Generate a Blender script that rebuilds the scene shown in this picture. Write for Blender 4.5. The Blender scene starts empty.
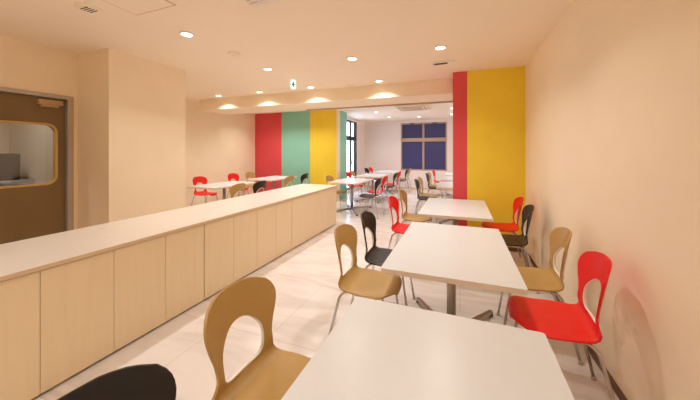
import bpy, bmesh, math, random
from mathutils import Vector, Matrix, Quaternion

random.seed(7)
C = bpy.context.scene.collection
scene = bpy.context.scene
PI = math.pi

# ------------------------------------------------------------------ camera
H = 2.60                      # ceiling height
cam_d = bpy.data.cameras.new('camera')
cam_d.sensor_fit = 'HORIZONTAL'
cam_d.sensor_width = 36.0
cam_d.lens = 36.0 * 287.0 / 700.0
cam_d.shift_y = -48.0 / 700.0
cam_d.clip_start = 0.02
cam = bpy.data.objects.new('camera', cam_d)
C.objects.link(cam)
cam.location = (0, 0, 1.40)
cam.rotation_euler = (PI / 2, 0, math.radians(20.97))
scene.camera = cam

# ------------------------------------------------------------------ world, exposure
w = bpy.data.worlds.new('world')
scene.world = w
w.use_nodes = True
bg = w.node_tree.nodes['Background']
bg.inputs[0].default_value = (0.62, 0.74, 1.0, 1)
bg.inputs[1].default_value = 11.0
scene.view_settings.view_transform = 'Standard'
scene.view_settings.look = 'None'
scene.view_settings.gamma = 1.0
scene.view_settings.use_curve_mapping = False
scene.view_settings.exposure = 0.13
scene.cycles.max_bounces = 16
scene.cycles.diffuse_bounces = 12
LAMP_W = 6.5
LAMP_COL = (1.0, 0.955, 0.88)
FAR_COL = (1.0, 0.93, 0.88)


# ------------------------------------------------------------------ materials
def lin(r, g, b):
    f = lambda c: (c / 255) / 12.92 if c / 255 <= 0.04045 else ((c / 255 + 0.055) / 1.055) ** 2.4
    return (f(r), f(g), f(b), 1)


def mat(name, col, rough=0.5, metal=0.0, noise=0.0, scale=8.0, bump=0.0, bscale=200.0, spec=0.5, stretch=None, coat=0.0):
    m = bpy.data.materials.new(name)
    m.use_nodes = True
    nt = m.node_tree
    b = nt.nodes['Principled BSDF']
    b.inputs['Base Color'].default_value = col
    b.inputs['Roughness'].default_value = rough
    b.inputs['Metallic'].default_value = metal
    b.inputs['Specular IOR Level'].default_value = spec
    b.inputs['Coat Weight'].default_value = coat
    tc = nt.nodes.new('ShaderNodeTexCoord')
    mp = nt.nodes.new('ShaderNodeMapping')
    nt.links.new(tc.outputs['Object'], mp.inputs['Vector'])
    if stretch:
        mp.inputs['Scale'].default_value = stretch
    if noise > 0:
        n = nt.nodes.new('ShaderNodeTexNoise')
        n.inputs['Scale'].default_value = scale
        n.inputs['Detail'].default_value = 4
        nt.links.new(mp.outputs['Vector'], n.inputs['Vector'])
        r = nt.nodes.new('ShaderNodeValToRGB')
        r.color_ramp.elements[0].position = 0.3
        r.color_ramp.elements[1].position = 0.7
        r.color_ramp.elements[0].color = tuple(max(0, c * (1 - noise)) for c in col[:3]) + (1,)
        r.color_ramp.elements[1].color = tuple(min(1, c * (1 + noise)) for c in col[:3]) + (1,)
        nt.links.new(n.outputs['Fac'], r.inputs['Fac'])
        nt.links.new(r.outputs['Color'], b.inputs['Base Color'])
    if bump > 0:
        n2 = nt.nodes.new('ShaderNodeTexNoise')
        n2.inputs['Scale'].default_value = bscale
        nt.links.new(mp.outputs['Vector'], n2.inputs['Vector'])
        bp = nt.nodes.new('ShaderNodeBump')
        bp.inputs['Strength'].default_value = bump
        bp.inputs['Distance'].default_value = 0.002
        nt.links.new(n2.outputs['Fac'], bp.inputs['Height'])
        nt.links.new(bp.outputs['Normal'], b.inputs['Normal'])
    return m


def emit(name, col, s):
    m = bpy.data.materials.new(name)
    m.use_nodes = True
    nt = m.node_tree
    nt.nodes.remove(nt.nodes['Principled BSDF'])
    e = nt.nodes.new('ShaderNodeEmission')
    e.inputs[0].default_value = col
    e.inputs[1].default_value = s
    nt.links.new(e.outputs[0], nt.nodes['Material Output'].inputs[0])
    return m


def glass_mat(name, tint=(0.95, 0.97, 1.0, 1), gloss=0.08):
    m = bpy.data.materials.new(name)
    m.use_nodes = True
    nt = m.node_tree
    nt.nodes.remove(nt.nodes['Principled BSDF'])
    t = nt.nodes.new('ShaderNodeBsdfTransparent')
    t.inputs[0].default_value = tint
    g = nt.nodes.new('ShaderNodeBsdfGlossy')
    g.inputs['Roughness'].default_value = 0.02
    mx = nt.nodes.new('ShaderNodeMixShader')
    mx.inputs[0].default_value = gloss
    nt.links.new(t.outputs[0], mx.inputs[1])
    nt.links.new(g.outputs[0], mx.inputs[2])
    nt.links.new(mx.outputs[0], nt.nodes['Material Output'].inputs[0])
    return m


def floor_mat():
    m = bpy.data.materials.new('marble_tile')
    m.use_nodes = True
    nt = m.node_tree
    L = nt.links
    b = nt.nodes['Principled BSDF']
    tc = nt.nodes.new('ShaderNodeTexCoord')
    # soft veins, running diagonally
    mp = nt.nodes.new('ShaderNodeMapping')
    mp.inputs['Rotation'].default_value = (0, 0, 0.6)
    mp.inputs['Scale'].default_value = (0.7, 2.6, 1)
    L.new(tc.outputs['Object'], mp.inputs['Vector'])
    n = nt.nodes.new('ShaderNodeTexNoise')
    n.inputs['Scale'].default_value = 1.6
    n.inputs['Detail'].default_value = 6
    n.inputs['Distortion'].default_value = 1.2
    L.new(mp.outputs['Vector'], n.inputs['Vector'])
    r = nt.nodes.new('ShaderNodeValToRGB')
    e = r.color_ramp.elements
    e[0].position = 0.36
    e[0].color = lin(211, 203, 201)
    e[1].position = 0.56
    e[1].color = lin(226, 221, 219)
    L.new(n.outputs['Fac'], r.inputs['Fac'])
    br = nt.nodes.new('ShaderNodeTexBrick')
    br.offset = 0.5
    br.inputs['Color1'].default_value = (1, 1, 1, 1)
    br.inputs['Color2'].default_value = (0.965, 0.965, 0.965, 1)
    br.inputs['Mortar'].default_value = (0.78, 0.76, 0.74, 1)
    br.inputs['Scale'].default_value = 1.0
    br.inputs['Brick Width'].default_value = 0.9
    br.inputs['Row Height'].default_value = 0.9
    br.inputs['Mortar Size'].default_value = 0.003
    L.new(tc.outputs['Object'], br.inputs['Vector'])
    mx = nt.nodes.new('ShaderNodeMix')
    mx.data_type = 'RGBA'
    mx.blend_type = 'MULTIPLY'
    mx.inputs[0].default_value = 1
    L.new(r.outputs['Color'], mx.inputs[6])
    L.new(br.outputs['Color'], mx.inputs[7])
    L.new(mx.outputs[2], b.inputs['Base Color'])
    b.inputs['Roughness'].default_value = 0.22
    b.inputs['Specular IOR Level'].default_value = 0.5
    return m


M = {}
M['wall'] = mat('beige_wallpaper', lin(246, 233, 210), 0.75, noise=0.015, scale=3, bump=0.15, bscale=260, spec=0.2)
M['wall_far'] = mat('pale_wallpaper', lin(240, 230, 225), 0.75, noise=0.015, scale=3, bump=0.1, bscale=260)
M['ceiling'] = mat('ceiling_paint', lin(247, 234, 214), 0.85, noise=0.01, scale=2)
M['red_paint'] = mat('red_paint', lin(220, 78, 86), 0.6, noise=0.03, scale=3)
M['teal_paint'] = mat('teal_paint', lin(140, 204, 186), 0.6, noise=0.03, scale=3)
M['yellow_paint'] = mat('yellow_paint', lin(243, 216, 62), 0.6, noise=0.03, scale=3)
M['floor'] = floor_mat()
M['base'] = mat('brown_vinyl', lin(112, 78, 58), 0.5, noise=0.05)
M['cabinet'] = mat('pale_maple', lin(232, 212, 176), 0.42, noise=0.02, scale=4, stretch=(6, 6, 0.6))
M['cabinet_body'] = mat('maple_edge', lin(190, 158, 120), 0.5, noise=0.05)
M['dark'] = mat('toe_shade_oven_dark', lin(48, 34, 26), 0.6, noise=0.05)  # plinth's dark tone stands in for toe-recess shade; the oven's own dark too
M['worktop'] = mat('cream_laminate', lin(228, 222, 216), 0.28, noise=0.012, scale=14)
M['worktop_edge'] = mat('cream_edge', lin(214, 190, 158), 0.4, noise=0.02)
M['table'] = mat('white_laminate', lin(217, 222, 228), 0.3, noise=0.008, scale=20)
M['table_edge'] = mat('beige_edge_band', lin(228, 213, 196), 0.45, noise=0.02)
M['chrome'] = mat('chrome', lin(205, 200, 194), 0.14, metal=1.0, noise=0.01)
M['steel'] = mat('satin_steel', lin(176, 168, 158), 0.32, metal=1.0, noise=0.02)
M['tan'] = mat('tan_plastic', lin(182, 147, 86), 0.42, noise=0.02, scale=30, bump=0.05, bscale=400)
M['red'] = mat('red_plastic', lin(228, 9, 7), 0.45, noise=0.02, scale=30)
M['black'] = mat('black_plastic', lin(27, 23, 21), 0.42, noise=0.05, scale=30)
M['rubber'] = mat('black_rubber', lin(30, 28, 27), 0.7, noise=0.05)
M['jamb'] = mat('grey_door_frame', lin(186, 180, 176), 0.35, metal=0.3, noise=0.02)
M['glide'] = mat('beige_glide', lin(196, 184, 168), 0.5, noise=0.03)
M['rim'] = mat('white_rim', lin(238, 232, 224), 0.4, noise=0.01)
M['white_plastic'] = mat('white_plastic', lin(240, 232, 222), 0.4, noise=0.01)
M['grille'] = mat('dark_grille', lin(60, 48, 38), 0.6, noise=0.05)
M['lamp'] = emit('lamp_glow', (1.0, 0.9, 0.74, 1), 14.0)
M['frame_dark'] = mat('dark_bronze_frame', lin(62, 58, 60), 0.4, metal=0.4, noise=0.03)
M['frame_light'] = mat('champagne_frame', lin(190, 166, 140), 0.4, metal=0.2, noise=0.02)
M['blue_pane'] = mat('opaque_blue_pane', lin(62, 66, 118), 0.35, noise=0.06, scale=2)  # opaque blue fill for the back window's panes
M['glass'] = glass_mat('clear_glass')
M['door'] = mat('olive_door_skin', lin(128, 104, 68), 0.5, noise=0.03)
M['door_trim'] = mat('yellowish_trim', lin(206, 172, 104), 0.5, noise=0.02)
M['green_glow'] = mat('green_sign_ink', lin(20, 140, 100), 0.4, noise=0.02)
M['sign_face'] = emit('lit_sign_face', (0.86, 1.0, 0.93, 1), 1.1)
M['kitchen'] = mat('kitchen_white', lin(225, 222, 220), 0.4, noise=0.02)


# ------------------------------------------------------------------ mesh helpers
def box(bm, x0, x1, y0, y1, z0, z1, mi=0, bev=0.0):
    g = bmesh.ops.create_cube(bm, size=1)
    vs = g['verts']
    for v in vs:
        v.co = Vector(((x0 + x1) / 2 + v.co.x * (x1 - x0), (y0 + y1) / 2 + v.co.y * (y1 - y0), (z0 + z1) / 2 + v.co.z * (z1 - z0)))
    fs = set(f for v in vs for f in v.link_faces)
    for f in fs:
        f.material_index = mi
    if bev > 0:
        es = list(set(e for v in vs for e in v.link_edges))
        bmesh.ops.bevel(bm, geom=es, offset=bev, segments=2, affect='EDGES', profile=0.5)


def tube(bm, pts, r, n=10, cap=True, mi=0):
    pts = [Vector(p) for p in pts]
    rings = []
    up = None
    for i, p in enumerate(pts):
        if i == 0:
            d = pts[1] - p
        elif i == len(pts) - 1:
            d = p - pts[i - 1]
        else:
            d = (pts[i + 1] - p).normalized() + (p - pts[i - 1]).normalized()
        d.normalize()
        if up is None:
            up = d.orthogonal().normalized()
        else:
            up = (up - d * up.dot(d)).normalized()
        s = d.cross(up)
        rr = r[i] if isinstance(r, (list, tuple)) else r
        rings.append([bm.verts.new(p + up * (rr * math.cos(2 * PI * k / n)) + s * (rr * math.sin(2 * PI * k / n))) for k in range(n)])
    for a, b in zip(rings, rings[1:]):
        for k in range(n):
            f = bm.faces.new((a[k], a[(k + 1) % n], b[(k + 1) % n], b[k]))
            f.smooth = True
            f.material_index = mi
    if cap:
        bm.faces.new(rings[0][::-1]).material_index = mi
        bm.faces.new(rings[-1]).material_index = mi


def lathe(bm, prof, n=24, mi=0, c=(0, 0, 0)):
    rings = []
    for (r, z) in prof:
        rings.append([bm.verts.new((c[0] + r * math.cos(2 * PI * k / n), c[1] + r * math.sin(2 * PI * k / n), c[2] + z)) for k in range(n)])
    for a, b in zip(rings, rings[1:]):
        for k in range(n):
            f = bm.faces.new((a[k], a[(k + 1) % n], b[(k + 1) % n], b[k]))
            f.smooth = True
            f.material_index = mi
    bm.faces.new(rings[0][::-1]).material_index = mi
    bm.faces.new(rings[-1]).material_index = mi


def rounded(pts, rad, n=5):
    """polyline with its inner corners rounded"""
    pts = [Vector(p) for p in pts]
    out = [pts[0]]
    for a, p, b in zip(pts, pts[1:], pts[2:]):
        u = (a - p)
        v = (b - p)
        r = min(rad, u.length * 0.49, v.length * 0.49)
        A = p + u.normalized() * r
        B = p + v.normalized() * r
        for i in range(n + 1):
            t = i / n
            out.append(A * (1 - t) ** 2 + p * 2 * t * (1 - t) + B * t * t)
    out.append(pts[-1])
    return out


def prism(bm, poly, z0, z1, mi=0, mi_side=None):
    a = [bm.verts.new((x, y, z0)) for x, y in poly]
    b = [bm.verts.new((x, y, z1)) for x, y in poly]
    bm.faces.new(a[::-1]).material_index = mi
    bm.faces.new(b).material_index = mi
    n = len(poly)
    for k in range(n):
        bm.faces.new((a[k], a[(k + 1) % n], b[(k + 1) % n], b[k])).material_index = mi if mi_side is None else mi_side


def rrect(hx, hy, r, n=5):
    out = []
    for cx, cy, a0 in ((hx - r, hy - r, 0), (-hx + r, hy - r, 90), (-hx + r, -hy + r, 180), (hx - r, -hy + r, 270)):
        for k in range(n + 1):
            a = math.radians(a0 + 90 * k / n)
            out.append((cx + r * math.cos(a), cy + r * math.sin(a)))
    return out


def obj(name, bm, mats, parent=None, loc=None, fix=True):
    if fix:
        bmesh.ops.recalc_face_normals(bm, faces=bm.faces[:])
    me = bpy.data.meshes.new(name)
    bm.to_mesh(me)
    bm.free()
    for m in (mats if isinstance(mats, (list, tuple)) else [mats]):
        me.materials.append(m)
    o = bpy.data.objects.new(name, me)
    C.objects.link(o)
    if parent:
        o.parent = parent
    if loc:
        o.location = loc
    return o


def BM():
    return bmesh.new()


def tag(o, label, cat, group=None):
    o['label'] = label
    o['category'] = cat
    if group:
        o['group'] = group
    return o


def thing(name, label, cat, loc=(0, 0, 0), rz=0.0, group=None):
    o = bpy.data.objects.new(name, None)
    o.empty_display_size = 0.1
    C.objects.link(o)
    o.location = loc
    o.rotation_euler = (0, 0, rz)
    return tag(o, label, cat, group)


def struct(name, bm, mats, parent=None):
    o = obj(name, bm, mats, parent)
    if parent is None:
        o['kind'] = 'structure'
    return o


KIDS = {}


def dup(root, loc, rz, label, group=None):
    r = root.copy()
    C.objects.link(r)
    r.location = loc
    r.rotation_euler = (0, 0, rz)
    r['label'] = label
    if group:
        r['group'] = group
    for ch in list(root.children):
        c = ch.copy()
        C.objects.link(c)
        c.parent = r
        for g in list(ch.children):
            d = g.copy()
            C.objects.link(d)
            d.parent = c
    return r


# ------------------------------------------------------------------ room shell
XR, YP = 0.85, 4.60            # right wall, front of the painted partition
XL, YS = -6.05, 7.40           # left wall, striped wall
XE, YB = -3.24, 11.0           # end of the striped wall, back wall
XF = -3.57                     # left wall of the far room
XD = -4.40                     # wall with the kitchen door
YR = -3.0                      # wall behind the camera

b = BM(); box(b, -6.3, 1.05, YR - .2, YB + .2, -.12, 0); struct('floor', b, M['floor'])
b = BM(); box(b, -6.3, 1.05, YR - .2, YB + .2, H, H + .12); struct('ceiling', b, M['ceiling'])
b = BM(); box(b, XR, XR + .15, YR, YB, 0, H); struct('wall_right', b, M['wall'])
b = BM(); box(b, XL, XR, YR - .15, YR, 0, H); struct('wall_rear', b, M['wall'])
b = BM(); box(b, XL - .15, XL, YR, YS, 0, H); struct('wall_left', b, M['wall'])
# wall block beside the door
b = BM(); box(b, XL, -3.79, 2.10, 3.09, 0, H); struct('wall_left_column', b, M['wall'])
# wall with the door (opening Y 1.13..2.03)
DY0, DY1, DZ = 1.10, 2.04, 2.07
b = BM()
box(b, XD - .12, XD, YR, DY0, 0, H)
box(b, XD - .12, XD, DY0, DY1, DZ, H)
box(b, XD - .12, XD, DY1, 2.10, 0, H)
struct('wall_left_entry', b, M['wall'])
# painted partition on the right: red then yellow
b = BM()
box(b, -.10, .10, YP, YP + .6, 0, H, 0)
box(b, .10, XR, YP, YP + .6, 0, H, 1)
struct('wall_partition', b, [M['red_paint'], M['yellow_paint']])
# striped wall block: red / teal / yellow, its end beige then teal
b = BM()
xs = [XL, -5.06, -4.085, XE]
for k in range(3):
    box(b, xs[k], xs[k + 1], YS, YS + .25, 0, H, k)
bmesh.ops.remove_doubles(b, verts=b.verts[:], dist=1e-5)
for f in b.faces:
    if f.calc_center_median().x > XE - 1e-3:
        f.material_index = 3
struct('wall_striped', b, [M['red_paint'], M['teal_paint'], M['yellow_paint'], M['wall']])
b = BM(); box(b, XF - .15, XE, YS + .25, 8.19, 0, H); struct('wall_striped_return', b, M['teal_paint'])
# far room, left wall with a tall window
WY0, WY1, WZ0, WZ1 = 8.40, 10.04, .10, 2.50
b = BM()
box(b, XF - .15, XF, 8.19, WY0, 0, H)
box(b, XF - .15, XF, WY1, YB, 0, H)
box(b, XF - .15, XF, WY0, WY1, WZ1, H)
box(b, XF - .15, XF, WY0, WY1, 0, WZ0)
struct('wall_far_left', b, M['wall_far'])
# far room, back wall with a wide window
BX0, BX1, BZ0, BZ1 = -2.13, -.44, .70, 2.50
b = BM()
box(b, XF - .15, BX0, YB, YB + .15, 0, H)
box(b, BX1, XR, YB, YB + .15, 0, H)
box(b, BX0, BX1, YB, YB + .15, BZ1, H)
box(b, BX0, BX1, YB, YB + .15, 0, BZ0)
struct('wall_back', b, M['wall_far'])
# beam across the room and the boxing at its left end
b = BM(); box(b, -5.60, XR, 4.95, 5.76, 2.36, H); struct('ceiling_beam', b, M['wall'])
b = BM(); box(b, XE, -.10, 5.70, 5.78, 2.335, 2.358); struct('trim_1', b, M['frame_light'])
# baseboards
b = BM(); box(b, XR - .008, XR, YR, YP, 0, .055); box(b, XR - .008, XR, YP + .6, YB, 0, .055); struct('baseboard_right', b, M['base'])
b = BM(); box(b, -.108, XR - .008, YP - .008, YP, 0, .055); struct('baseboard_partition', b, M['base'])
b = BM(); box(b, XF, XR - .008, YB - .008, YB, 0, .055); struct('baseboard_back', b, M['worktop_edge'])
b = BM(); box(b, XL, XE, YS - .008, YS, 0, .055); struct('baseboard_striped', b, M['base'])
b = BM(); box(b, XL, XL + .008, 3.09, YS - .008, 0, .055); struct('baseboard_left', b, M['base'])

# window_1: back wall, champagne frame with four blue panes
b = BM()
yw = YB + .03
box(b, BX0, BX1, yw, yw + .07, BZ0, BZ0 + .05)
box(b, BX0, BX1, yw, yw + .07, BZ1 - .05, BZ1)
box(b, BX0, BX0 + .05, yw, yw + .07, BZ0, BZ1)
box(b, BX1 - .05, BX1, yw, yw + .07, BZ0, BZ1)
cx = (BX0 + BX1) / 2
box(b, cx - .035, cx + .035, yw, yw + .07, BZ0, BZ1)
box(b, BX0, BX1, yw - .02, yw + .07, 1.79, 1.93)
wb = struct('window_1', b, M['frame_light'])
for (a0, a1) in ((BX0 + .05, cx - .035), (cx + .035, BX1 - .05)):
    for (z0, z1) in ((BZ0 + .05, 1.79), (1.93, BZ1 - .05)):
        b = BM(); box(b, a0, a1, yw + .03, yw + .04, z0, z1)
        obj('window_pane', b, M['blue_pane'], wb)
    b = BM(); box(b, (a0 + a1) / 2 - .09, (a0 + a1) / 2 + .09, yw - .03, yw, BZ1 - .045, BZ1 - .01)
    obj('window_latch', b, M['frame_dark'], wb)
# window_2: left wall of the far room, dark frame, clear panes
b = BM()
xw = XF - .09
box(b, xw, xw + .07, WY0, WY1, WZ0, WZ0 + .06)
box(b, xw, xw + .07, WY0, WY1, WZ1 - .06, WZ1)
for y in (WY0, 8.92, 9.47, WY1 - .06):
    box(b, xw, xw + .07, y, y + .06, WZ0, WZ1)
box(b, xw, xw + .07, WY0, WY1, 1.80, 1.96); box(b, xw, xw + .075, WY1 - .12, WY1, WZ0, WZ1)
wl = struct('window_2', b, M['frame_dark'])
for (y0, y1) in ((WY0 + .06, 8.92), (8.98, 9.47), (9.53, WY1 - .06)):
    for (z0, z1) in ((WZ0 + .06, 1.82), (1.94, WZ1 - .06)):
        b = BM(); box(b, xw + .03, xw + .036, y0, y1, z0, z1)
        obj('window_pane', b, M['glass'], wl)
b = BM(); box(b, xw + .07, xw + .10, 9.49, 9.51, .95, 1.15); obj('window_handle', b, M['steel'], wl)

# door_1: olive door with a rounded window in a steel frame; a white kitchen wall behind
b = BM()
box(b, XD - .14, XD + .02, DY1 - .045, DY1, 0, DZ)
box(b, XD - .14, XD + .02, DY0, DY0 + .045, 0, DZ)
box(b, XD - .14, XD + .02, DY0 + .045, DY1 - .045, DZ - .045, DZ)
dr = struct('door_1', b, M['jamb'])
b = BM(); box(b, XD, XD + .012, DY1, DY1 + .018, 0, DZ + .0); obj('edge_trim', b, M['door_trim'], dr)
# leaf with a rounded hole: ring between rectangle and rounded rectangle
ly0, ly1, lz0, lz1 = DY0 + .05, DY1 - .05, .01, DZ - .05
wy, wz, hy, hz = (ly0 + ly1) / 2, 1.375, .355, .355


def ring_panel(bm, x0, x1, outer, inner):
    n = len(outer)
    L = {}
    for k, x in enumerate((x0, x1)):
        L[k, 0] = [bm.verts.new((x, p[0], p[1])) for p in outer]
        L[k, 1] = [bm.verts.new((x, p[0], p[1])) for p in inner]
    for i in range(n):
        j = (i + 1) % n
        for k in (0, 1):
            bm.faces.new((L[k, 0][i], L[k, 0][j], L[k, 1][j], L[k, 1][i]))
        for q in (0, 1):
            bm.faces.new((L[0, q][i], L[0, q][j], L[1, q][j], L[1, q][i]))


inner = [(wy + x, wz + y) for x, y in rrect(hy, hz, .1, 6)]
outer = []
for (y, z) in inner:
    dy, dz = y - wy, z - wz
    s = min(((ly1 - wy) / abs(dy)) if abs(dy) > 1e-6 else 9e9, ((lz1 - wz) if dz > 0 else (wz - lz0)) / abs(dz) if abs(dz) > 1e-6 else 9e9)
    outer.append((wy + dy * s, wz + dz * s))
# pull the nearest outer points out to the rectangle's corners
for (cy, cz) in ((ly0, lz0), (ly0, lz1), (ly1, lz0), (ly1, lz1)):
    k = min(range(len(outer)), key=lambda i: (outer[i][0] - cy) ** 2 + (outer[i][1] - cz) ** 2)
    outer[k] = (cy, cz)
b = BM(); ring_panel(b, XD - .07, XD - .03, outer, inner); lf = obj('door_leaf', b, M['door'], dr)
b = BM(); ring_panel(b, XD - .08, XD - .022, inner, [(wy + x, wz + y) for x, y in rrect(hy - .02, hz - .02, .085, 6)])
obj('window_rim', b, M['door_trim'], lf)
b = BM(); box(b, XD - .053, XD - .047, wy - hy + .01, wy + hy - .01, wz - hz + .01, wz + hz - .01); obj('glass_pane', b, M['glass'], lf)
b = BM(); box(b, XD - .03, XD + .03, DY1 - .30, DY1 - .09, DZ - .13, DZ - .075, bev=.004); box(b, XD - .03, XD + .012, DY1 - .27, DY1 - .12, DZ - .155, DZ - .13)
obj('door_closer', b, M['cabinet_body'], dr)
b = BM(); tube(b, [(XD + .02, ly0 + .08, .95), (XD + .02, ly0 + .08, 1.2)], .012); box(b, XD - .03, XD + .02, ly0 + .07, ly0 + .09, .97, .99); box(b, XD - .03, XD + .02, ly0 + .07, ly0 + .09, 1.16, 1.18)
obj('door_handle', b, M['chrome'], dr)
# kitchen seen through the door's window
b = BM(); box(b, -5.75, -5.35, .6, 2.08, 0, 1.0); box(b, -5.75, -5.30, .6, 2.08, 1.0, 1.03, 0)
t = tag(obj('kitchen_counter', b, M['kitchen']), 'white kitchen counter seen through the rounded door window', 'counter')
b = BM(); box(b, -5.70, -5.45, 1.15, 2.0, 1.03, 1.38, bev=.02); t = tag(obj('kitchen_oven', b, M['dark']), 'dark oven on the kitchen counter behind the door window', 'oven')

# ------------------------------------------------------------------ ceiling fittings
NL = [0]


def beam_data(col, energy):
    ld = bpy.data.lights.new('downlight_beam', 'AREA')
    ld.shape = 'DISK'
    ld.size = .085
    ld.spread = math.radians(128)
    ld.energy = energy
    ld.color = col
    return ld


def downlight(x, y, label, col=LAMP_COL, pw=None, proto=[None]):
    if proto[0] is None:
        t = thing('downlight', label, 'ceiling light', (x, y, H), 0, 'recessed ceiling downlights')
        b = BM(); lathe(b, [(.053, -.004), (.053, -.012), (.060, -.013), (.070, -.007), (.072, 0), (.05, 0)], 28)
        obj('trim_ring', b, M['white_plastic'], t)
        b = BM(); lathe(b, [(.002, -.006), (.053, -.006), (.053, -.003), (.002, -.003)], 28)
        obj('lamp_disc', b, M['lamp'], t)
        proto[0] = t
        lo = bpy.data.objects.new('downlight_beam', beam_data(LAMP_COL, LAMP_W))
        C.objects.link(lo)
        lo.parent = t
        lo.location = (0, 0, -.016)
    else:
        t = dup(proto[0], (x, y, H), 0, label)
    if col != LAMP_COL or pw:
        for ch in t.children:
            if ch.type == 'LIGHT':
                ch.data = beam_data(col, pw or LAMP_W)
    return t


GX = [-.21, -1.29, -2.59, -3.74, -4.80]
names_x = ['near the yellow wall', 'over the aisle', 'over the counter', 'over the left dining tables', 'toward the left wall']
for x, nm in zip(GX[1:], names_x[1:]):
    downlight(x + .015, 4.69, 'round white ceiling downlight close before the beam, ' + nm)
for x, nm in zip(GX[:3], ['over the third table by the vent', names_x[1], names_x[2]]):
    downlight(x, 3.44, 'round ceiling downlight in the middle row, ' + nm)
downlight(-2.59, 2.13, 'round ceiling downlight nearest the camera, above the counter before the beige column')
# the rows that go on above and behind the camera
for (x, y) in ((-.21, 2.13), (-.21, -.3), (-1.29, -.3), (-2.59, -.3), (-1.29, -1.7), (-2.59, -1.7)):
    downlight(x, y, 'round ceiling downlight behind the view, over the front of the room')
downlight(-5.0, 1.45, 'added unseen downlight brightening the kitchen behind the olive door', LAMP_COL, 4.0)  # added lamp, out of view, that brightens the enclosed kitchen
# beyond the beam
for (x, y) in ((-3.55, 6.5), (-4.45, 6.5), (-5.15, 6.45)):
    downlight(x, y, 'added unseen downlight beyond the beam, brightening the striped wall', LAMP_COL, LAMP_W * 1.1)  # lamps added out of view to lift the stripes
for (x, y) in ((-2.3, 6.4), (-.21, 6.7)):
    downlight(x, y, 'round ceiling downlight hidden beyond the beam in the far room', FAR_COL)
for (x, y, l) in ((-2.35, 8.32, 'far room ceiling downlight left of the ceiling air conditioner'),
                  (-2.27, 9.67, 'far room ceiling downlight farthest left, before the pale back wall'),
                  (-1.29, 9.9, 'far room ceiling downlight just before the blue window'),
                  (-.20, 8.3, 'far room ceiling downlight beside the red strip, nearer of two'),
                  (-.24, 9.6, 'far room ceiling downlight beside the red strip, farther of two')):
    downlight(x, y, l, FAR_COL)


def square_frame(bm, x0, x1, y0, y1, wd, z0, z1):
    box(bm, x0, x1, y0, y0 + wd, z0, z1); box(bm, x0, x1, y1 - wd, y1, z0, z1)
    box(bm, x0, x0 + wd, y0 + wd, y1 - wd, z0, z1); box(bm, x1 - wd, x1, y0 + wd, y1 - wd, z0, z1)


t = thing('access_panel', 'large square ceiling access panel above the counter at top left', 'ceiling hatch', (-2.40, 1.44, H))
b = BM(); square_frame(b, -.24, .24, -.24, .24, .012, -.004, 0); obj('panel_frame', b, M['worktop_edge'], t)
b = BM(); box(b, -.226, .226, -.226, .226, -.006, 0); obj('hatch', b, M['ceiling'], t)
t = thing('ceiling_vent', 'slotted ceiling vent cut by the top edge of the view', 'vent', (-1.38, 1.72, H))
b = BM(); square_frame(b, -.22, .22, -.20, .20, .03, -.012, 0); obj('vent_frame', b, M['white_plastic'], t)
b = BM(); box(b, -.19, .19, -.17, .17, -.003, 0); obj('vent_backing', b, M['worktop_edge'], t)
for k in range(9):
    b = BM(); box(b, -.19, .19, -.165 + k * .039, -.14 + k * .039, -.010, -.004); obj('vent_slat', b, M['white_plastic'], t)
t = thing('ceiling_speaker', 'round slotted ceiling fitting at the top left before the square hatch', 'ceiling fitting', (-2.88, 1.45, H))
b = BM(); lathe(b, [(.03, 0), (.085, 0), (.085, -.006), (.075, -.016), (.03, -.018)], 28); obj('cover', b, M['ceiling'], t)
for k in range(4):
    b = BM(); box(b, -.045, .045, -.036 + k * .022, -.028 + k * .022, -.020, -.014); obj('slot', b, M['grille'], t)
t = thing('smoke_detector', 'flat round ceiling disc near the beige column', 'smoke detector', (-2.57, 2.76, H))
b = BM(); lathe(b, [(.03, 0), (.075, 0), (.075, -.005), (.06, -.018), (.02, -.020)], 28); obj('cover', b, M['ceiling'], t)
b = BM(); lathe(b, [(.012, -.018), (.02, -.020), (.016, -.028), (.004, -.028)], 16); obj('sensor', b, M['white_plastic'], t)
t = thing('smoke_detector', 'flat round ceiling disc just before the beam over the aisle', 'smoke detector', (-1.82, 4.77, H))
b = BM(); lathe(b, [(.03, 0), (.07, 0), (.07, -.005), (.055, -.018), (.02, -.020)], 28); obj('cover', b, M['ceiling'], t)
b = BM(); lathe(b, [(.012, -.018), (.02, -.020), (.016, -.028), (.004, -.028)], 16); obj('sensor', b, M['white_plastic'], t)
t = thing('air_vent', 'small dark slotted ceiling vent before the red and yellow partition', 'vent', (-.21, 4.06, H))
b = BM(); square_frame(b, -.15, .15, -.075, .075, .03, -.010, 0); box(b, .055, .12, -.045, .045, -.008, 0); obj('vent_frame', b, M['white_plastic'], t)
b = BM(); box(b, -.12, .055, -.045, .045, -.004, 0); obj('vent_slot', b, M['grille'], t)
t = thing('air_conditioner', 'ceiling cassette air conditioner in the far room', 'air conditioner', (-1.2, 7.85, H))
b = BM(); prism(b, rrect(.42, .42, .03), -.03, 0); obj('panel', b, M['white_plastic'], t)
b = BM(); square_frame(b, -.36, .36, -.36, .36, .045, -.034, -.029); obj('louvre', b, M['door_trim'], t)
b = BM(); box(b, -.27, .27, -.27, .27, -.036, -.029); obj('intake_grille', b, M['worktop_edge'], t)
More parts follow.
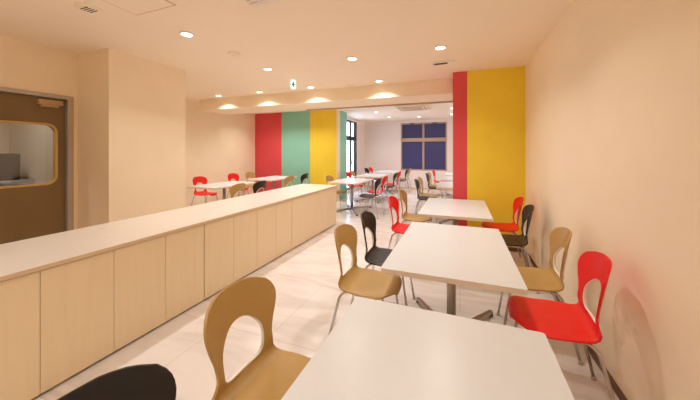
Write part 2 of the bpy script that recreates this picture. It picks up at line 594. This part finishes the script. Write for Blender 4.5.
# hanging sign
t = thing('exit_sign', 'small lit white sign with a green mark hanging under the ceiling', 'sign', (-2.52, 4.01, H), math.radians(30))
b = BM(); tube(b, [(-.0, 0, -.03), (0, 0, 0)], .008); lathe(b, [(.03, -.006), (.03, 0), (.004, 0)], 16); obj('hanger', b, M['white_plastic'], t)
b = BM(); prism(b, rrect(.044, .078, .03), -.012, .012)
bmesh.ops.rotate(b, verts=b.verts[:], cent=(0, 0, 0), matrix=Matrix.Rotation(PI / 2, 3, 'X'))
bmesh.ops.translate(b, verts=b.verts[:], vec=(0, 0, -.108)); obj('sign_plate', b, M['sign_face'], t)
b = BM(); box(b, -.009, .009, -.016, -.012, -.15, -.07); box(b, -.026, .026, -.016, -.012, -.117, -.10); obj('sign_mark', b, M['green_glow'], t)

# ------------------------------------------------------------------ counter
CF, CB, CZ = -2.235, -2.985, .728
UNITS = [-.98, .52, 2.02, 3.52, 5.10]
labs = ['cream base cabinet run continuing behind the view at the left', 'cream base cabinet nearest at the left under the long worktop',
        'middle cream base cabinet under the long worktop', 'farthest cream base cabinet at the end of the long worktop']
for k in range(4):
    y0, y1 = UNITS[k] + .002, UNITS[k + 1] - .002
    t = thing('base_cabinet', labs[k], 'cabinet', ((CF + CB) / 2, (y0 + y1) / 2, 0), 0, 'base cabinets of the counter')
    hx, hy = (CF - CB) / 2, (y1 - y0) / 2
    b = BM(); box(b, -hx + .02, hx - .019, -hy, hy, .018, CZ); obj('body', b, M['cabinet_body'] if k < 3 else [M['cabinet']], t)
    b = BM(); box(b, -hx + .06, hx - .06, -hy, hy - (.04 if k == 3 else 0), 0, .018); obj('plinth', b, M['dark'], t)
    for j in range(4):
        a0 = -hy + j * 2 * hy / 4 + (.003 if j == 0 else .0015)
        a1 = -hy + (j + 1) * 2 * hy / 4 - (.003 if j == 3 else .0015)
        b = BM(); box(b, hx - .018, hx, a0, a1, .018, CZ - .006, bev=.0015); obj('door', b, M['cabinet'], t)
        b = BM(); box(b, -hx, -hx + .018, a0, a1, .018, CZ - .006, bev=.0015); obj('door', b, M['cabinet'], t)
b = BM()
prism(b, [(CB - .015, UNITS[0]), (CF + .015, UNITS[0]), (CF + .015, 5.13), (CB - .015, 5.13)], CZ + .001, CZ + .026, 0, 1)
tag(obj('worktop', b, [M['worktop'], M['worktop_edge']]), 'long cream worktop running over the row of base cabinets', 'worktop')

# ------------------------------------------------------------------ tables
TZ = .72


def make_table(label, loc, rz=0):
    t = thing('dining_table', label, 'table', loc, rz, 'white dining tables')
    b = BM(); prism(b, rrect(.375, .60, .012, 3), TZ - .028, TZ, 0, 1)
    obj('tabletop', b, [M['table'], M['table_edge']], t)
    b = BM(); box(b, -.2, .2, -.25, .25, TZ - .036, TZ - .029); obj('mounting_plate', b, M['steel'], t)
    b = BM(); tube(b, [(0, 0, .035), (0, 0, TZ - .036)], .032, 20); obj('pedestal', b, M['steel'], t)
    for sx in (-1, 1):
        for sy in (-1, 1):
            d = Vector((sx * .31, sy * .51, 0))
            u = d.normalized()
            n = Vector((-u.y, u.x, 0))
            b = BM()
            ring = []
            for (s, hw, zt, zb) in ((.0, .024, .085, .035), (.15, .024, .075, .032), (d.length, .018, .036, .016)):
                p = u * s
                ring.append([b.verts.new(p + n * hw + Vector((0, 0, zb))), b.verts.new(p - n * hw + Vector((0, 0, zb))),
                             b.verts.new(p - n * hw * .8 + Vector((0, 0, zt))), b.verts.new(p + n * hw * .8 + Vector((0, 0, zt)))])
            for A, B in zip(ring, ring[1:]):
                for k in range(4):
                    b.faces.new((A[k], A[(k + 1) % 4], B[(k + 1) % 4], B[k]))
            b.faces.new(ring[0]); b.faces.new(ring[-1])
            arm = obj('base_arm', b, M['steel'], t)
            b = BM(); lathe(b, [(.012, .018), (.020, .016), (.022, .0), (.006, 0)], 14, 0, (d.x * .97, d.y * .97, 0)); obj('foot', b, M['rubber'], arm)
    return t


TX = -.06
tb = make_table('white dining table nearest the camera, cut off by the bottom edge', (TX - .024, .672, 0), -.010)
tables = [(TX, 2.234, 'second white table from the camera, along the right wall'),
          (TX, 3.82, 'third white table, in front of the yellow partition'),
          (TX, 6.36, 'white table just beyond the red strip, left corner showing'),
          (TX, 7.93, 'white table behind the red strip, second beyond it'),
          (TX, 9.45, 'white table behind the red strip, farthest from the camera'),
          (-2.42, 6.45, 'white table just past the end of the counter, in front of the teal strip'),
          (-2.40, 8.12, 'middle white table of the left row in the far room'),
          (-2.38, 9.85, 'farthest white table of the left row, near the blue window'),
          (-4.66, 4.72, 'white table behind the counter beside the beige column'),
          (-4.60, 6.36, 'white table behind the counter before the red and teal stripes')]
for (x, y, l) in tables:
    dup(tb, (x, y, 0), random.uniform(-.006, .006), l)


# ------------------------------------------------------------------ chairs
def catmull(pts, n=12):
    out = []
    P = [pts[0]] + pts + [pts[-1]]
    for i in range(1, len(P) - 2):
        p0, p1, p2, p3 = P[i - 1], P[i], P[i + 1], P[i + 2]
        for k in range(n):
            t = k / n
            out.append(tuple(.5 * ((2 * b_) + (-a_ + c_) * t + (2 * a_ - 5 * b_ + 4 * c_ - d_) * t * t + (-a_ + 3 * b_ - 3 * c_ + d_) * t ** 3)
                             for a_, b_, c_, d_ in zip(p0, p1, p2, p3)))
    out.append(tuple(pts[-1]))
    return out


# side profile from the front lip of the seat to the top of the back (x forward, z up), with the half-width there
PROF = [(.200, .405, .040), (.203, .420, .075), (.203, .432, .096), (.198, .444, .118), (.186, .453, .145), (.160, .459, .174), (.115, .459, .200), (.05, .453, .214), (-.03, .446, .216),
        (-.105, .443, .208), (-.155, .448, .197), (-.186, .468, .185), (-.199, .505, .165), (-.207, .55, .155), (-.215, .60, .163),
        (-.226, .655, .184), (-.237, .708, .198), (-.246, .75, .193), (-.252, .781, .175), (-.257, .801, .148), (-.260, .817, .112), (-.262, .826, .075), (-.263, .830, .045)]


def shell_mesh():
    c = catmull(PROF, 10)
    # arc length
    S = [0]
    for a, b_ in zip(c, c[1:]):
        S.append(S[-1] + math.hypot(a[0] - b_[0], a[1] - b_[1]))
    tot = S[-1]

    def at(s):
        s = min(max(s, 0), tot)
        for i in range(len(S) - 1):
            if S[i + 1] >= s:
                t = (s - S[i]) / max(1e-9, S[i + 1] - S[i])
                return [c[i][k] * (1 - t) + c[i + 1][k] * t for k in range(3)]
        return list(c[-1])
    # the hole runs from just behind the seat bend up the back
    def s_at_z(z):
        for i in range(len(c) - 1, 0, -1):
            if c[i - 1][1] <= z <= c[i][1]:
                return S[i]
        return tot
    s0, s1 = s_at_z(.486), s_at_z(.690)
    Lh = s1 - s0

    def hole(s):
        if s <= s0 or s >= s1:
            return 0.0
        q = (s - s0) / Lh
        base = .108 + .012 * math.sin(PI * min(1, q / .8))
        top = math.sqrt(max(0, 1 - max(0, (q - .5) / .5) ** 2))
        c_ = .13                                   # rounded lower corners
        bot = 1.0 if q > c_ else .70 + .30 * math.sqrt(max(0, 1 - ((c_ - q) / c_) ** 2))
        if q < .006:
            bot *= q / .006
        return base * top * bot
    rows = set()
    for i in range(41):
        rows.add(round(tot * i / 40, 5))
    for i in range(13):
        rows.add(round(s0 + Lh * .5 * (1 - math.cos(PI * i / 12)), 5))
    for q in (.001, .006, .02, .04, .07, .10, .95, .975, .99, .997):
        rows.add(round(s0 + Lh * q, 5))
    for q in (.004, .01, .018):
        rows.add(round(tot - q, 5)); rows.add(round(q, 5))
    rows = sorted(rows)
    fr = [r for i, r in enumerate(rows) if i == 0 or r - rows[i - 1] > 3e-4]
    rows = fr
    N = 10

    def P(s, a):
        x, z, wd = at(s)
        x2, z2, _ = at(s + .004)
        x1, z1, _ = at(s - .004)
        tx, tz = x2 - x1, z2 - z1
        l = math.hypot(tx, tz) or 1
        nx, nz = tz / l, -tx / l              # normal toward the sitter
        e = (a / .22) ** 2
        # the back wraps forward at its sides, the seat is slightly dished
        g = min(1, max(0, (z - .455) / .09))
        g = g * g * (3 - 2 * g)
        if x > -.12:                            # the seat's sides roll down, more so toward the front
            e = (a / .22) ** 4
            q = min(1, max(0, (x + .12) / .26))
            k = -.035 * q * q * (3 - 2 * q)
        else:
            k = .064 * g
        return Vector((x + nx * k * e, a, z + nz * k * e))
    bm = bmesh.new()
    for side in (-1, 1):
        prev = None
        for s in rows:
            wd = at(s)[2]
            hw = min(hole(s), wd - .028)
            row = [bm.verts.new(P(s, side * (hw + (wd - hw) * j / N))) for j in range(N + 1)]
            if prev:
                pr, ps = prev
                inside = s0 < (s + ps) / 2 < s1
                for j in range(N):
                    q = (pr[j], pr[j + 1], row[j + 1], row[j])
                    f = bm.faces.new(q if side > 0 else q[::-1])
                    f.smooth = True
            prev = (row, s)
    bmesh.ops.remove_doubles(bm, verts=bm.verts[:], dist=2e-4)
    bmesh.ops.dissolve_degenerate(bm, dist=1e-5, edges=bm.edges[:])
    bmesh.ops.recalc_face_normals(bm, faces=bm.faces[:])
    me = bpy.data.meshes.new('shell')
    bm.to_mesh(me)
    bm.free()
    # closed line just inside the hole, for its white rim
    half = [(s0 + .002, 0.0)] + [(s0 + .002, .07 * k / 3) for k in (1, 2, 3)]
    for i in range(1, 40):
        s = s0 + Lh * (.012 + .976 * (.5 - .5 * math.cos(PI * i / 40)))
        half.append((s, max(0.0, hole(s) - .003)))
    half.append((s1 - .002, 0.0))
    loop = [P(a_, h_) for a_, h_ in half] + [P(a_, -h_) for a_, h_ in half[-2:0:-1]]
    n_ = len(loop)
    acc = [0]
    for i in range(n_):
        acc.append(acc[-1] + (loop[(i + 1) % n_] - loop[i]).length)
    res = []
    for q in range(72):
        L_ = acc[-1] * q / 72
        i = max(j for j in range(n_) if acc[j] <= L_)
        t_ = (L_ - acc[i]) / max(1e-9, acc[i + 1] - acc[i])
        res.append(loop[i].lerp(loop[(i + 1) % n_], t_))
    for _ in range(2):
        res = [(res[i - 1] + res[i] * 2 + res[(i + 1) % 72]) / 4 for i in range(72)]
    rb = bmesh.new()
    rings = []
    for i in range(72):
        d = (res[(i + 1) % 72] - res[i - 1]).normalized()
        n1 = Vector((1, 0, .15)); n1 = (n1 - d * n1.dot(d)).normalized()
        n2 = d.cross(n1)
        rings.append([rb.verts.new(res[i] + n1 * (-.0045 + .0085 * math.cos(2 * PI * k / 8)) + n2 * (.0042 * math.sin(2 * PI * k / 8))) for k in range(8)])
    for i in range(72):
        A, B = rings[i], rings[(i + 1) % 72]
        for k in range(8):
            rb.faces.new((A[k], A[(k + 1) % 8], B[(k + 1) % 8], B[k])).smooth = True
    bmesh.ops.recalc_face_normals(rb, faces=rb.faces[:])
    rim = bpy.data.meshes.new('opening_rim')
    rb.to_mesh(rim)
    rb.free()
    rim.materials.append(M['rim'])
    o = bpy.data.objects.new('shell_tmp', me)
    C.objects.link(o)
    sm = o.modifiers.new('s', 'SOLIDIFY')
    sm.thickness = .011
    sm.offset = 0
    sm.use_even_offset = False
    bv = o.modifiers.new('b', 'BEVEL')
    bv.width = .004
    bv.segments = 2
    bv.limit_method = 'ANGLE'
    bv.angle_limit = math.radians(60)
    dg = bpy.context.evaluated_depsgraph_get()
    dg.update()
    me2 = bpy.data.meshes.new_from_object(o.evaluated_get(dg))
    bpy.data.objects.remove(o)
    for p in me2.polygons:
        p.use_smooth = True
    return me2, rim


SHELL, RIM = shell_mesh()
LEGS = {}
for sx, sy in ((-1, -1), (-1, 1), (1, -1), (1, 1)):
    b = BM()
    if sx < 0:
        pts = [(.0, sy * .13, .424), (-.170, sy * .180, .424), (-.268, sy * .225, .006)]
    else:
        pts = [(.0, sy * .13, .424), (.125, sy * .155, .436), (.190, sy * .195, .006)]
    tube(b, rounded(pts, .06, 6), .009, 12)
    me = bpy.data.meshes.new('leg'); bmesh.ops.recalc_face_normals(b, faces=b.faces[:]); b.to_mesh(me); b.free()
    me.materials.append(M['chrome'])
    f = pts[-1]
    b = BM(); lathe(b, [(.008, 0), (.014, 0), (.014, .02), (.0115, .024), (.004, .024)], 12, 0, (f[0], f[1], 0))
    mg = bpy.data.meshes.new('foot_cap'); bmesh.ops.recalc_face_normals(b, faces=b.faces[:]); b.to_mesh(mg); b.free()
    mg.materials.append(M['glide'])
    LEGS[sx, sy] = (me, mg)
b = BM()
tube(b, [(-.03, -.145, .424), (-.03, .145, .424)], .0095)
tube(b, [(.06, -.145, .428), (.06, .145, .428)], .0095)
box(b, -.05, .08, -.05, .05, .424, .440)
FRAME = bpy.data.meshes.new('seat_frame'); bmesh.ops.recalc_face_normals(b, faces=b.faces[:]); b.to_mesh(FRAME); b.free()
FRAME.materials.append(M['chrome'])


def make_chair(colour, label, loc, rz):
    t = thing('shell_chair', label, 'chair', loc, rz, 'plastic shell chairs')
    me = SHELL.copy()
    me.name = 'shell'
    me.materials.clear()
    me.materials.append(M[colour])
    o = bpy.data.objects.new('shell', me); C.objects.link(o); o.parent = t
    ri = bpy.data.objects.new('opening_rim', RIM); C.objects.link(ri); ri.parent = o
    ri['label'] = 'white rim around the opening in the back'
    for k, (ml, mg) in LEGS.items():
        l = bpy.data.objects.new('leg', ml); C.objects.link(l); l.parent = t
        g = bpy.data.objects.new('foot_cap', mg); C.objects.link(g); g.parent = l
    f = bpy.data.objects.new('seat_frame', FRAME); C.objects.link(f); f.parent = t
    return t


PROTO = {}
LX, RX = -.608, .486           # seat centres left and right of the main row
CH = [
    # colour, x, y, facing (0 = +X, pi = -X), label
    ('black', -.600, .375, -.08, 'black shell chair at the front table, only its back top showing bottom left'),
    ('tan', -.655, .965, 0, 'large tan shell chair at the left of the front table, nearest tan one'),
    ('tan', LX, 2.03, 0, 'tan shell chair at the near left of the second table'),
    ('black', LX + .015, 2.57, 0, 'black shell chair at the left of the second table, behind a tan one'),
    ('red', LX + .025, 3.60, 0, 'red shell chair at the left of the third table'),
    ('tan', LX + .02, 4.27, 0, 'tan shell chair at the left of the third table, behind the red one'),
    ('red', RX, 1.98, PI - .08, 'large red shell chair against the right wall, at the second table'),
    ('tan', RX, 2.55, PI - .08, 'tan shell chair against the right wall, behind the large red one'),
    ('black', RX - .02, 3.56, PI - .06, 'black shell chair by the right wall at the third table'),
    ('red', RX - .01, 4.14, PI, 'red shell chair against the yellow partition at the third table'),
    # beyond the red strip
    ('black', LX - .02, 6.12, 0, 'black shell chair just beyond the third table, left of the red strip'),
    ('tan', LX - .02, 6.62, 0, 'tan shell chair behind a black one, left of the red strip'),
    ('black', LX, 8.0, 0, 'black shell chair below the right blue pane, farther left of red strip'),
    ('tan', LX, 8.5, 0, 'tan shell chair far back between a black and a red chair'),
    ('red', LX + .02, 9.7, 0, 'red shell chair far back below the right blue pane'),
    # row in the far room, right side
    ('black', -1.86, 6.05, PI, 'black shell chair at the right of the table past the counter'),
    ('red', -1.89, 6.75, PI, 'red shell chair at the right of the table past the counter'),
    ('black', -1.89, 7.92, PI, 'black shell chair at the right of the middle far table'),
    ('red', -1.89, 8.45, PI, 'red shell chair at the right of the middle far table'),
    ('black', -1.88, 9.7, PI, 'black shell chair at the farthest left row table, below the blue window'),
    ('tan', -1.88, 10.2, PI, 'tan shell chair at the farthest left row table, below the blue window'),
    # row in the far room, left side
    ('tan', -2.75, 6.32, 0, 'tan shell chair before the yellow stripe, at the end of the counter'),
    ('red', -2.78, 7.69, 0, 'red shell chair beside the teal wall end, by the tall window'),
    ('tan', -2.90, 8.28, 0, 'tan shell chair at the far room by the tall window'),
    ('black', -2.90, 9.75, 0, 'black shell chair at the far left corner before the pale wall'),
    ('red', -2.90, 10.25, 0, 'red shell chair at the far left corner before the pale wall'),
    # behind the counter, along the left wall and the stripes
    ('red', -5.44, 4.98, 0, 'red shell chair against the left wall, beside the beige column'),
    ('red', -5.43, 6.02, 0, 'red shell chair against the left wall, second from the beige column'),
    ('tan', -5.38, 6.62, 0, 'tan shell chair against the left wall, in the corner by the red stripe'),
    ('tan', -3.98, 4.16, PI, 'tan shell chair behind the counter, its back before the red wall chairs'),
    ('black', -3.92, 4.70, PI, 'black shell chair behind the counter before the red stripe'),
    ('tan', -4.02, 5.90, PI, 'tan shell chair behind the counter before the teal stripe'),
    ('black', -4.09, 6.75, PI, 'black shell chair behind the counter where teal meets yellow'),
]
for (col, x, y, rz, lab) in CH:
    r = rz + random.uniform(-.04, .04)
    if col not in PROTO:
        PROTO[col] = make_chair(col, lab, (x, y, 0), r)
    else:
        dup(PROTO[col], (x, y, 0), r, lab)
